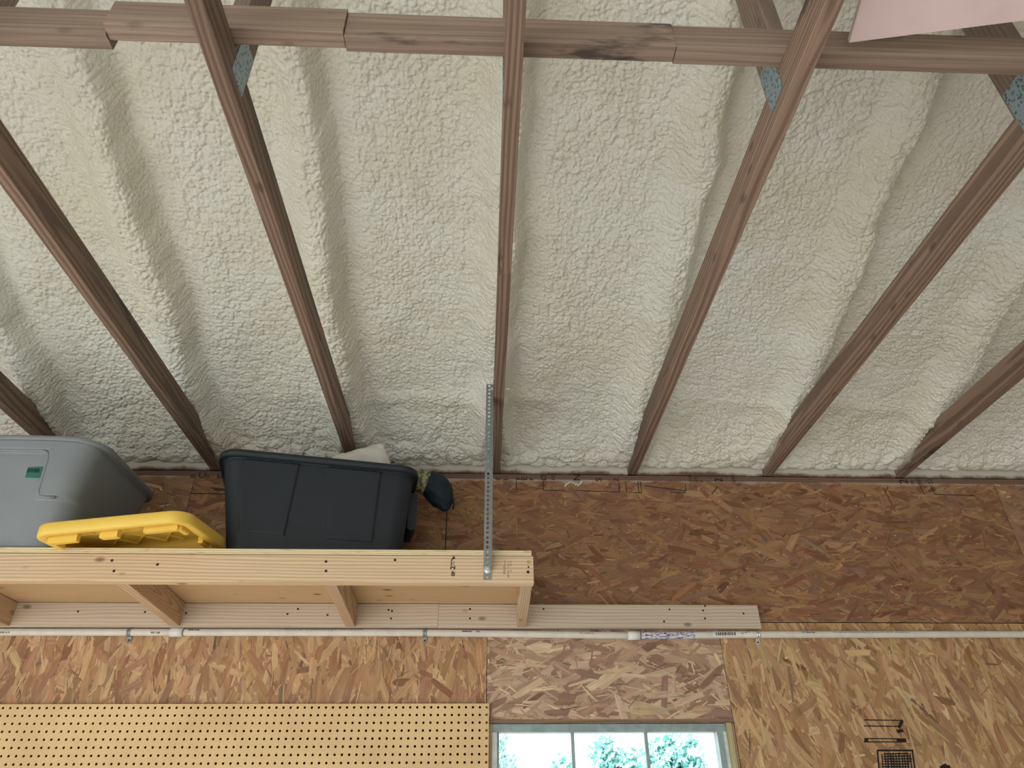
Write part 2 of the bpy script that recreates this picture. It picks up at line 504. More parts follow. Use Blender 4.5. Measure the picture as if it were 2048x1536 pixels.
    ca = me.color_attributes.new('strand', 'FLOAT_COLOR', 'POINT'); ca.data.foreach_set('color', np.array(Cs, np.float32).reshape(-1))
    ul = me.uv_layers.new(name='grain')
    vi = np.zeros(len(me.loops), np.int32); me.loops.foreach_get('vertex_index', vi)
    ul.data.foreach_set('uv', np.array(UV, np.float32)[vi].reshape(-1))
    me.materials.append(m_osb); me.update()
    o = bpy.data.objects.new('wall_back', me); COL.objects.link(o); tag(o, kind='structure')
    return o
wall = strand_wall()
b = MB(); b.box(XL-.1, WX0, 0.0125, 0.1, 0, 3.07); b.box(WX1+.021, XR+.1, 0.0125, 0.1, 0, 3.07)
b.box(WX0, WX1+.021, 0.0125, 0.1, WZ1, 3.07); b.box(WX0, WX1+.021, 0.0125, 0.1, 0, 1.1)
b.box(XL-.1, XR+.1, 0.016, 0.1, 3.07, 3.14)
struct('wall_framing', b, plain('painted stud cavity shade', lin(52, 40, 32), 0.9))  # solid boxes painted dark for the unlit cavity behind the sheet gaps
b = MB(); b.lumber((XL, -0.001+.02, 3.064), (XR, -0.001+.02, 3.064), 0.04, 0.024, (0, 0, 1), 0.002); struct('trim_1', b, m_plate)
# blocking above the plate, dusted with foam
for i, x in enumerate([TX[0]-.61] + TX):
    b = MB(); b.lumber((x+.021, 0.004, 3.104), (x+.589, 0.004, 3.104), 0.02, 0.05, (0, 0, 1), 0.002)
    struct('trim_%d' % (i+2), b, m_block)

# ------------------------------------------------------------------ foam ceiling


def vnoise(x, y, seed):
    r = np.random.default_rng(seed); T = r.random((256, 256))
    xi = np.floor(x).astype(int); yi = np.floor(y).astype(int); fx = x-xi; fy = y-yi
    fx = fx*fx*(3-2*fx); fy = fy*fy*(3-2*fy)
    g = lambda a, c: T[a & 255, c & 255]
    return (g(xi, yi)*(1-fx)+g(xi+1, yi)*fx)*(1-fy) + (g(xi, yi+1)*(1-fx)+g(xi+1, yi+1)*fx)*fy


def fbm(x, y, seed, oct=3):
    s = 0; a = 1; t = 0
    for k in range(oct): s = s + a*vnoise(x*2**k, y*2**k, seed+k); t += a; a *= .5
    return s/t


def lumps(x, y, seed, power=0.5):
    """rounded popcorn lumps, cell size 1"""
    r = np.random.default_rng(seed); J = r.random((128, 128, 3))
    xi = np.floor(x).astype(int); yi = np.floor(y).astype(int)
    f1 = np.full_like(x, 9.0)
    for dx in (-1, 0, 1):
        for dy in (-1, 0, 1):
            a = xi+dx; c = yi+dy; q = J[a & 127, c & 127]
            d2 = ((x-a-.1-.8*q[..., 0])**2+(y-c-.1-.8*q[..., 1])**2)*(0.75+0.6*q[..., 2])
            f1 = np.minimum(f1, d2)
    return np.clip(1-1.5*f1, 0, 1)


def foam_z(X, D):
    wob = (fbm(X*3, D*3, 5)-.5)
    z = 3.150 + 0.312*D
    z = z + (fbm(X*5, D*4, 21)-.5)*0.035
    # build-up over every rafter
    lump_damp = np.ones_like(X)
    for i, tx in enumerate([TX[0]-.61] + TX + [TX[-1]+.61]):
        wig = (fbm(D*2.2+i*9.1, D*0+i, 40+i)-.5)*0.07 + (fbm(D*7+i*3.1, D*0+i, 70+i)-.5)*0.03
        u = (X - tx - wig - 0.004)/(0.062+0.03*(fbm(D*4+i*5, D*0, 90+i)-.5))
        amp = 0.085*(0.72+0.55*fbm(D*3.1+i*7, D*0, 110+i))
        # steep on one flank, softer on the other
        sh = np.where(u > 0, np.exp(-np.abs(u)**4.5), np.exp(-np.abs(u*0.85)**2.6))
        z = z - amp*sh
        z = z - 0.014*np.exp(-((u+2.0)/0.9)**2)*fbm(D*5, X*5, 130+i)
        z = z + 0.008*np.exp(-((u-1.45)/0.35)**2)
        lump_damp = lump_damp*(1-0.45*np.exp(-((u-1.8)/0.7)**2))
    # fuller near the plate and a few sagging folds
    z = np.maximum(z, ZT+0.060+0.10*np.clip(D-0.05, 0, None)+0.02*(fbm(X*6, D*6, 145)-.5))
    z = z - 0.018*np.exp(-(D/0.10)**1.5) - 0.02*np.exp(-(D/0.28)**2)*fbm(X*9, D*9, 150)*1.4
    fold = 0.36+0.05*(fbm(X*2.2, X*0, 160)-.5)*2
    z = z - 0.014*np.exp(-((D-fold)/0.035)**2)*np.clip((fbm(X*1.7, X*0+3, 170)-.42)*5, 0, 1)
    wx = X + (fbm(X*11, D*11, 180)-.5)*0.016; wd = D + (fbm(X*11+50, D*11, 190)-.5)*0.016
    st = 1.0+0.35*np.exp(-(D/0.6)**2)
    m = 0.70+0.6*fbm(X*4, D*4, 200)
    z = z - lump_damp*m*(0.0075*lumps(wx/0.0175/st, wd/0.0155, 210) + 0.0030*lumps(wx/0.0115+7, wd/0.011, 220) + 0.006*lumps(wx/0.040+3, wd/0.036, 240))
    z = np.maximum(z, ZT+0.048)
    z = z - 0.020*np.exp(-(D/0.16)**2)*lumps(wx/0.055, wd/0.05, 230)
    return z


def foam():
    gx = np.arange(-2.40, 2.50, 0.0030); gd = np.arange(0.014, 2.10, 0.0030)
    X, D = np.meshgrid(gx, gd)
    Z = foam_z(X, D)
    return grid_mesh('ceiling', np.stack([X, -D, Z], -1), m_foam)


ceil = tag(foam(), kind='structure')
# rest of the roof: plain foam slopes outside the camera's reach
b = MB()
zf = lambda d: 3.13+0.312*d
for (x0, x1, d0, d1) in ((XL-.1, -2.395, 0.0, 3.5), (2.49, XR+.1, 0.0, 3.5), (-2.395, 2.49, 2.09, 3.5)):
    b.add([(x0, -d0, zf(d0)), (x1, -d0, zf(d0)), (x1, -d1, zf(d1)), (x0, -d1, zf(d1))], [(0, 1, 2, 3)])
b.add([(XL-.1, -3.5, zf(3.5)), (XR+.1, -3.5, zf(3.5)), (XR+.1, -7.1, zf(0)), (XL-.1, -7.1, zf(0))], [(0, 1, 2, 3)])
b.add([(XL-.2, 0.12, 3.22), (XR+.2, 0.12, 3.22), (XR+.2, -3.5, 4.42), (XL-.2, -3.5, 4.42), (XR+.2, -7.2, 3.22), (XL-.2, -7.2, 3.22)], [(0, 1, 2, 3), (3, 2, 4, 5)])
b.box(XL-.1, XR+.1, 0.0, 0.1, 3.125, 3.26)
tag(b.build('ceiling_slope', m_foam), kind='structure')

# ------------------------------------------------------------------ roof trusses
names = ['at the grey tote', 'between the grey tote and the black tote', 'ending behind the black tote', 'with the steel hanger bolted to it',
         'ending above the bare pale ledger', 'ending above the window side of the bare wall', 'ending nearest the right edge of the photo']
tl = ['leftmost brown roof truss, its chord ending behind the grey tote', 'brown roof truss with stained chord ending between the grey and black totes',
      'brown roof truss with dark knot, chord ending behind the black tote', 'middle brown roof truss with the perforated steel hanger bolted on',
      'first brown roof truss to the right of the steel hanger', 'brown roof truss third from the right edge, under the pink board',
      'rightmost brown roof truss with bold swirling grain']
tl[5] = 'second brown roof truss to the right of the steel hanger, holding the pink board'
chord_fix = {0: (0, 0), 1: (0, 0), 2: (0.0, 0.0), 3: (0, 0), 4: (0, 0), 5: (0, 0), 6: (0, 0)}
for i, x in enumerate(TX):
    t = thing('roof_truss', tl[i], 'roof truss', (x, -0.02, ZT), group='wood roof trusses across the garage')
    a, e = chord_fix[i]
    def chord(y0, y1):
        k = lambda y: x + a + (e-a)*min(1, -y/2.0)
        bb = MB(); bb.lumber((k(y0), y0, ZT+.0445), (k(y1), y1, ZT+.0445), 0.038, 0.089, (0, 0, 1), 0.003)
        return bb.build('bottom_chord', m_chord, t, (x, -0.02, ZT))
    if i == 3: chord(-0.004, -1.305); chord(-1.3065, -6.9)
    else: chord(-0.004, -6.9)
    zw = foam_z(np.array([[x]]), np.array([[1.87]]))[0, 0] + 0.09
    dy = {5: 0.03}.get(i, 0.0)
    bb = MB(); bb.lumber((x, -1.873+dy, ZT+.0895), (x, -1.885+dy, zw), 0.038, 0.089, (0, 1, 0), 0.003)
    bb.build('web', m_web, t, (x, -0.02, ZT))
    for s in (-1, 1):
        bb = MB(); bb.box(x + s*0.0196-.0007, x + s*0.0196+.0007, -1.905+dy, -1.836+dy, ZT+.03, ZT+.165)
        bb.build('gusset_plate', m_tooth, t, (x, -0.02, ZT))

# long braces lying on the chords
br = [(-2.3, -0.862, -1.919, 0.0, 'brown lateral brace board at the left, with a black stained end'),
      (-0.860, -0.362, -1.938, 0.003, 'short brown lateral brace board beside the stained board end'),
      (-0.360, 0.352, -1.932, 0.0, 'brown lateral brace board lying across the middle truss'),
      (0.354, 2.4, -1.928, 0.0, 'brown lateral brace board running under the pink board corner')]
for x0, x1, y, dz, lab in br:
    z = ZT+.0895+dz
    bb = MB(); bb.lumber((x0, y, z+.0445), (x1, y, z+.0445), 0.038, 0.089, (0, 0, 1), 0.003)
    o = bb.build('lateral_brace', m_brace, None, ((x0+x1)/2, y, z)); o.location = ((x0+x1)/2, y, z)
    tag(o, lab, 'brace', 'brace boards nailed across the trusses')
# pink insulation board resting on the chords
t = thing('insulation_board', 'pink rigid foam board lying on the trusses above the lateral brace', 'insulation board', (0.724, -1.972, ZT+.0905), (0, 0, math.radians(-10)))
b = MB(); b.box(0.0015, 1.3, -0.85, 0, 0.0, 0.0125); b.build('board', m_pink, t)
b = MB(); b.box(-0.0006, 0.0014, -0.85, 0, 0.0, 0.0125); b.build('cut_edge', m_pinkedge, t)

# ------------------------------------------------------------------ text helper


def text_mesh(s, size, extr=0.0, shear=0.0, bold=0.0, space=1.0):
    cu = bpy.data.curves.new('t', 'FONT'); cu.body = s; cu.size = size; cu.shear = shear; cu.offset = bold; cu.space_character = space
    cu.resolution_u = 3
    o = bpy.data.objects.new('t', cu); COL.objects.link(o)
    dg = bpy.context.evaluated_depsgraph_get(); me = bpy.data.meshes.new_from_object(o.evaluated_get(dg))
    bpy.data.objects.remove(o); bpy.data.curves.remove(cu)
    return me


def text(name, s, size, m, parent, loc, rot=(PI/2, 0, 0), **kw):
    me = text_mesh(s, size, **kw); me.name = name; me.materials.clear(); me.materials.append(m)
    o = bpy.data.objects.new(name, me); COL.objects.link(o); o.parent = parent; o.location = loc; o.rotation_euler = rot
    return o


# ink stamps along the upper edge of the strand board (they read sideways)
YI = -0.0022
def ink_text(s, x, z, size, rz=-90, bold=0.0):
    text('printed_stamp', s, size, m_ink, wall, (x, YI, z), (PI/2, math.radians(-rz), 0), bold=bold)
def ink_lines(segs, wd=0.003):
    bb = MB()
    for k, (x0, z0, x1, z1) in enumerate(segs):
        dx, dz = x1-x0, z1-z0; L = math.hypot(dx, dz); nx, nz = -dz/L*wd/2, dx/L*wd/2
        yy = YI - 0.00003*k
        bb.add([(x0+nx, yy, z0+nz), (x1+nx, yy, z1+nz), (x1-nx, yy, z1-nz), (x0-nx, yy, z0-nz)], [(0, 1, 2, 3)])
    bb.build('printed_stamp', m_ink, wall)
ZS = 3.045
for x, s, sz in ((0.02, 'II', .03), (0.055, 'E1', .024), (0.115, 'F', .036), (0.14, 'E', .036), (0.17, 'F', .03), (0.225, 'Ø', .036), (0.262, '120', .022),
                 (0.375, 'N', .045), (0.47, 'S', .04), (0.545, 'Z', .03), (0.875, '316', .022), (0.90, '24', .026), (0.925, 'F', .024), (1.01, '2', .05), (1.07, 'SPAN', .02),
                 (1.62, '', .03), (1.855, '2', .055), (1.885, 'M', .024), (1.92, 'FF', .03), (1.97, '32', .03)):
    if s: ink_text(s, x, ZS, sz, 90)
for x, s, sz in ((-1.30, 'e', .045), (-1.255, 'C', .045), (-1.24, 'u', .03), (-1.17, 'E', .05)):
    ink_text(s, x, ZS-0.006, sz, 90)
ink_lines([(0.092, ZS, 0.092, ZS-.05), (0.21, ZS-.003, 0.21, ZS-.046), (0.21, ZS-.046, 0.285, ZS-.046), (0.35, ZS-.045, 0.545, ZS-.05), (0.545, ZS-.05, 0.545, ZS-.004),
           (0.575, ZS-.055, 0.575, ZS), (0.63, ZS-.055, 0.63, ZS), (0.642, ZS-.055, 0.642, ZS), (0.605, ZS-.053, 0.642, ZS-.053), (0.66, ZS-.02, 0.84, ZS-.042),
           (0.84, ZS-.042, 0.84, ZS-.012), (0.77, ZS-.048, 0.84, ZS-.052), (0.95, ZS-.058, 0.985, ZS-.02), (1.905, ZS, 1.912, ZS-.05), (1.955, ZS, 1.962, ZS-.048), (1.962, ZS-.048, 2.14, ZS-.05)], 0.0032)
ink_lines([(-1.16, ZS-.05, -1.10, ZS-.004), (-1.10, ZS-.01, -1.085, ZS-.03), (-1.30, ZS-.075, -1.06, ZS-.079), (-1.22, ZS-.05, -1.15, ZS-.055), (-1.205, ZS-.058, -1.155, ZS-.06)], 0.004)
# stamp low on the wall right of the window
def wp(X, Y, y=0.0):
    r = ray(X, Y); k = (y+CD)/r.y; return (CX + r.x*k, CZ + r.z*k)
S = lambda a, c, d, e: (*wp(a, c), *wp(d, e))
ink_lines([S(1727, 1440, 1806, 1441), S(1727, 1452, 1797, 1453), S(1729, 1477, 1812, 1478), S(1727, 1484, 1811, 1484)], 0.0036)
ink_lines([S(1728, 1481, 1736, 1481), S(1793, 1481, 1812, 1481), S(1797, 1456, 1804, 1441), S(1793, 1463, 1806, 1461)], 0.011)
ink_lines([S(1754, 1501, 1826, 1501), S(1754, 1501, 1760, 1560), S(1824, 1501, 1832, 1560)], 0.006)
ink_lines([S(1763+k*5.6+random.uniform(-1, 1), 1505+random.uniform(0, 5), 1766+k*5.8+random.uniform(-3, 3), 1560) for k in range(11)] +
          [S(1766, 1508+k*5, 1822+random.uniform(-8, 4), 1507+k*5.3) for k in range(9)], 0.0042)
ink_lines([S(1880, 1537, 1893, 1530), S(1884, 1534, 1900, 1534)], 0.012)

# ------------------------------------------------------------------ window
wz0 = 1.10
win = MB()
win.box(WX0, WX1, 0.004, 0.05, WZ1-.027, WZ1); win.box(WX0, WX1, 0.004, 0.05, wz0, wz0+.03)
win.box(WX0+.018, WX0+.026, 0.012, 0.05, wz0+.03, WZ1-.027); win.box(WX1-.034, WX1-.012, 0.004, 0.05, wz0+.03, WZ1-.027)
wo = struct('window_1', win, m_alu)
b = MB(); b.box(WX0, WX0+.018, 0.002, 0.05, wz0+.03, WZ1-.027); b.build('side_frame', m_aluw, wo)
b = MB(); b.box(WX1-.012, WX1, 0.002, 0.05, wz0+.03, WZ1-.027); b.build('side_frame', m_aluw, wo)
for xm in (0.288, 0.558):
    b = MB(); b.box(xm-.006, xm+.006, 0.018, 0.034, wz0+.03, WZ1-.027); b.build('muntin', m_alu, wo)
b = MB(); b.box(WX0+.02, WX1-.02, 0.024, 0.027, wz0+.02, WZ1-.02); b.build('pane', m_glass, wo)
b = MB(); b.lumber((WX1+.0115, 0.004, wz0), (WX1+.0115, 0.004, WZ1+.001), 0.019, 0.024, (0, 1, 0), 0.002); struct('trim_20', b, m_trim)
b = MB(); b.box(-0.027, 0.884, -0.0035, -0.0021, WZ1+.003, WZ1+.014); struct('trim_21', b, m_head)

# ------------------------------------------------------------------ pegboard


def pegboard():
    P = 0.0254; R = 0.0046; x1 = PX1; z1 = 2.142; nx, nz = 84, 18
    x0 = x1 - 0.010 - (nx-0.5)*P; yf = -0.018; yb = -0.0125
    b = MB(); ns = 8
    ox = x1 - 0.008; oz = z1 - 0.0125
    for i in range(nx):
        for j in range(nz):
            cx = ox - i*P; cz = oz - j*P
            if cx < -2.05: continue
            xa, xb = cx-P/2, cx+P/2
            if i == 0: xb = x1
            za, zb = cz-P/2, cz+P/2
            if j == 0: zb = z1
            sq = []; ci = []
            for k in range(ns):
                a = 2*PI*(k+.5)/ns; c, s = math.cos(a), math.sin(a)
                ci.append((cx+R*c, cz+R*s))
            sq = [(xb, cz), (xb, zb), (cx, zb), (xa, zb), (xa, cz), (xa, za), (cx, za), (xb, za)]
            ci = [(cx+R*math.cos(PI*k/4), cz+R*math.sin(PI*k/4)) for k in range(8)]
            v = [(x, yf, z) for x, z in sq] + [(x, yf, z) for x, z in ci] + [(x, yb, z) for x, z in ci]
            f = [(k, (k+1) % 8, 8+(k+1) % 8, 8+k) for k in range(8)] + [(8+k, 8+(k+1) % 8, 16+(k+1) % 8, 16+k) for k in range(8)]
            b.add(v, f)
    zb_ = oz - (nz-.5)*P; xl = ox - P/2 - P*(nx-1)
    xl = max(xl, -2.06)
    # edges and back rim, furring behind the outline keeps it off the wall
    b.add([(x1, yf, z1), (x1, yb, z1), (x1, yb, zb_), (x1, yf, zb_)], [(0, 1, 2, 3)])
    b.add([(xl, yf, z1), (x1, yf, z1), (x1, yb, z1), (xl, yb, z1)], [(0, 1, 2, 3)])
    b.add([(xl, yf, zb_), (x1, yf, zb_), (x1, yb, zb_), (xl, yb, zb_)], [(0, 3, 2, 1)])
    o = b.build('pegboard', m_peg, None, (-1.0, 0, zb_)); o.location = (-1.0, 0, zb_)
    tag(o, 'tan perforated pegboard panel screwed to the wall below the shelf', 'pegboard')
    bb = MB(); zc = zb_
    bb.box(x1-.020, x1-.014, yb, -0.002, zb_, z1-.004); bb.box(xl, x1-.02, yb, -0.002, z1-.008, z1-.004)
    bb.box(xl, x1-.014, -0.0045, -0.002, zb_, z1-.004)  # near-black sheet stands in for the shade seen through the holes
    bb.build('spacer_shade_sheet', plain('painted gap shade behind the board', lin(14, 10, 8), 0.9), o, (-1.0, 0, zb_))
    # patch marks
    for X, Y in ((1220-0, 0),): pass
pegboard()

# ------------------------------------------------------------------ wall shelf
SZ0, SZ1, DT = 2.409, 2.4975, 2.5155
sx0, sx1 = -2.35, 0.114
shelf = thing('wall_shelf', 'pale lumber shelf on the wall holding the storage totes', 'shelf', (-1.1, 0, SZ0))
SO = (-1.1, 0, SZ0)
b = MB(); b.lumber((sx0, -0.0213, 2.453), (-0.2195, -0.0213, 2.453), 0.038, 0.089, (0, 0, 1), 0.003); led1 = b.build('wall_ledger', m_spruce, shelf, SO)
b = MB(); b.lumber((-0.2185, -0.0213, 2.4525), (1.043, -0.0213, 2.4525), 0.038, 0.089, (0, 0, 1), 0.003); led2 = b.build('wall_ledger', m_spruce, shelf, SO)
b = MB(); b.lumber((sx0, -0.587, 2.453), (sx1, -0.587, 2.453), 0.038, 0.088, (0, 0, 1), 0.003); rail = b.build('front_rail', m_pine, shelf, SO)
for x0, x1 in ((-1.842, -1.842), (-1.212, -1.184), (-0.552, -0.532), (0.104, 0.092)):
    b = MB(); b.lumber((x0, -0.0405, 2.453), (x1, -0.5678, 2.453), 0.038, 0.088, (0, 0, 1), 0.003); b.build('joist', m_joist, shelf, SO)
deck = MB(); deck.box(sx0, 0.108, -0.605, -0.0025, SZ1+.0005, DT); deck = deck.build('deck', m_ply, shelf, SO)
def mk_plyedge():
    t = NT('plywood edge', 0.6, 0.25); c = t.coord()
    sx = t.n('SeparateXYZ'); t.l(c, sx.inputs[0])
    wv = t.n('TexWave', wave_type='BANDS', bands_direction='Z'); t.l(t.scale(c, (0.04, 0.04, 1)), wv.inputs[0]); wv.inputs['Scale'].default_value = 52; wv.inputs['Distortion'].default_value = 1.2
    n = t.noise(t.scale(c, (18, 18, 240)), 1.0, 4)
    a = t.mix(t.ramp(wv.outputs['Fac'], .35, .65), lin(242, 226, 186), lin(206, 184, 142))
    t.color(t.mix(t.ramp(n, .55, .75, 0, .6), a, lin(104, 84, 58))); return t.m
b = MB(); b.box(sx0, 0.1085, -0.6062, -0.605, SZ1+.0005, DT); b.box(0.108, 0.1092, -0.605, -0.0025, SZ1+.0005, DT); b.build('deck_edge', mk_plyedge(), deck, SO)
# grade stamps and screws on the front rail
def rl(X, Y): p = wp(X, Y, -0.606); return (p[0]-SO[0], -0.6066, p[1]-SO[2])
def stamp(s, X, Y, size, m=m_ink, bold=0.0): text('grade_stamp', s, size, m, rail, rl(X, Y), (PI/2, -PI/2, 0), bold=bold)
stamp('2', 910, 1139, 0.022, bold=0.0006); stamp('F.', 909, 1146, 0.013, bold=0.0003); stamp('@', 908, 1153, 0.013, bold=0.0003)
stamp('HEM-FIR', 904, 1132, 0.006, bold=0.0002); stamp('S-DRY', 909, 1132, 0.006); stamp('KD 19', 906.5, 1120, 0.006)
p1, p2, p3 = rl(903, 1118), rl(910, 1118), rl(909, 1112)
b = MB(); b.add([p1, p2, p3], [(0, 1, 2)]); b.build('grade_stamp', m_ink, rail)
for s, X, Y, sz in (('PWLB', 1011, 1148, .010), ('MILL 71', 1011, 1131, .006), ('HEM FIR', 1018, 1156, .007), ('S-DRY 2', 1018, 1136, .006), ('HT', 1023, 1145, .007), ('KD-HT', 1023, 1132, .006)):
    stamp(s, X, Y, sz, m_inkb)
def screw(part, X, Y, y, m=m_screw, r=0.0045):
    p = wp(X, Y, y); b = MB(); b.disc((p[0]-SO[0], y, p[1]-SO[2]), r, 0.0008); b.build('screw', m, part)
for X, Y in ((224, 1121), (228, 1142), (652, 1123), (652, 1142), (315, 1129), (790, 1120)): screw(rail, X, Y, -0.606)
screw(rail, 1057, 1124, -0.606, m_screwy, .006); screw(rail, 1057, 1134, -0.606, m_screw, .003); screw(rail, 1056, 1144, -0.606, m_screw, .005)
for X, Y in ((156, 1223), (290, 1224), (372, 1226), (575, 1228), (596, 1218), (655, 1230), (777, 1220), (784, 1222), (782, 1237)): screw(led1, X, Y, -0.0405, m_screw, .004)
for X, Y in ((940, 1218), (940, 1237), (1087, 1218), (1339, 1219), (1328, 1243), (1410, 1212), (1406, 1221), (1410, 1237), (1487, 1227)): screw(led2, X, Y, -0.0405, m_screw, .004)

# ------------------------------------------------------------------ perforated steel hanger


def hanger():
    xa, xb = -0.0465, -0.0215; yf = -0.6095; th = 0.0022; z0, z1 = 2.4185, 3.156
    root = thing('slotted_hanger', 'galvanised perforated steel angle hanging the shelf front from the middle truss', 'hanger', (xa, yf, z0))
    O = (xa, yf, z0)
    b = MB(); pit = 0.0163; n = int((z1-z0)/pit); pit = (z1-z0)/n; xc = xa+0.0115
    for i in range(n):
        za = z0+i*pit; zb = za+pit; zc = (za+zb)/2; big = i % 2 == 0
        rx, rz = (0.0045, 0.0060) if big else (0.0045, 0.0047)
        sq = [(xb, zc), (xb, zb), (xc, zb), (xa, zb), (xa, zc), (xa, za), (xc, za), (xb, za)]
        sq2 = []; ci = []
        for k in range(16):
            a = 2*PI*k/16; ci.append((xc+rx*math.cos(a), zc+rz*math.sin(a)))
            p, q = sq[k//2], sq[(k//2+1) % 8]; t = (k % 2)/2; sq2.append((p[0]*(1-t)+q[0]*t, p[1]*(1-t)+q[1]*t))
        v = [(x, yf, z) for x, z in sq2]+[(x, yf, z) for x, z in ci]+[(x, yf+th, z) for x, z in ci]+[(x, yf+th, z) for x, z in sq2]
        f = []
        for k in range(16):
            m = (k+1) % 16; f += [(k, m, 16+m, 16+k), (16+k, 16+m, 32+m, 32+k), (32+k, 32+m, 48+m, 48+k)]
        b.add(v, f)
    for (xx, n1) in ((xa, 1), (xb, 1)):
        b.add([(xx, yf, z0), (xx, yf+th, z0), (xx, yf+th, z1), (xx, yf, z1)], [(0, 1, 2, 3)])
    # flange toward the room, cut away at the foot
    b.add([(xb, yf+th, z0+.03), (xb, yf-.033, z0+.035), (xb, yf-.036, z1), (xb, yf+th, z1),
           (xb+.0016, yf+th, z0+.03), (xb+.0016, yf-.033, z0+.035), (xb+.0016, yf-.036, z1), (xb+.0016, yf+th, z1)],
          [(0, 1, 2, 3), (4, 7, 6, 5), (0, 4, 5, 1), (1, 5, 6, 2), (2, 6, 7, 3)])
    b.build('angle', m_galv, root, O)
    c = Vector((xc+.001, yf, 2.449)) - Vector(O)
    b = MB(); b.tube([c, c+Vector((0, -.003, 0))], [0.0115, 0.0115], 24, True, False)
    b.tube([c+Vector((0, -.003, 0)), c+Vector((0, -.006, 0)), c+Vector((0, -.008, 0))], [0.0105, 0.0098, 0.006], 6, True, False); b.build('bolt', m_zinc, root)
    q = Vector((xb+.0016, yf-.018, 3.124)) - Vector(O)
    b = MB(); b.tube([q+Vector((-.010, 0, 0)), q+Vector((-.0018, 0, 0))], 0.006, 6, True, False)
    b.build('bolt', m_zinc, root); b = MB(); b.tube([q+Vector((0.0395, 0, 0)), q+Vector((0.0405, 0, 0))], 0.009, 16, True, False)
    b.tube([q+Vector((0.0405, 0, 0)), q+Vector((0.0465, 0, 0))], 0.0065, 6, True, False)
    b.tube([q+Vector((0.0465, 0, 0)), q+Vector((0.060, 0, 0))], 0.0035, 10, True, False); b.build('nut', m_zinc, root)
hanger()

# ------------------------------------------------------------------ pvc pipe


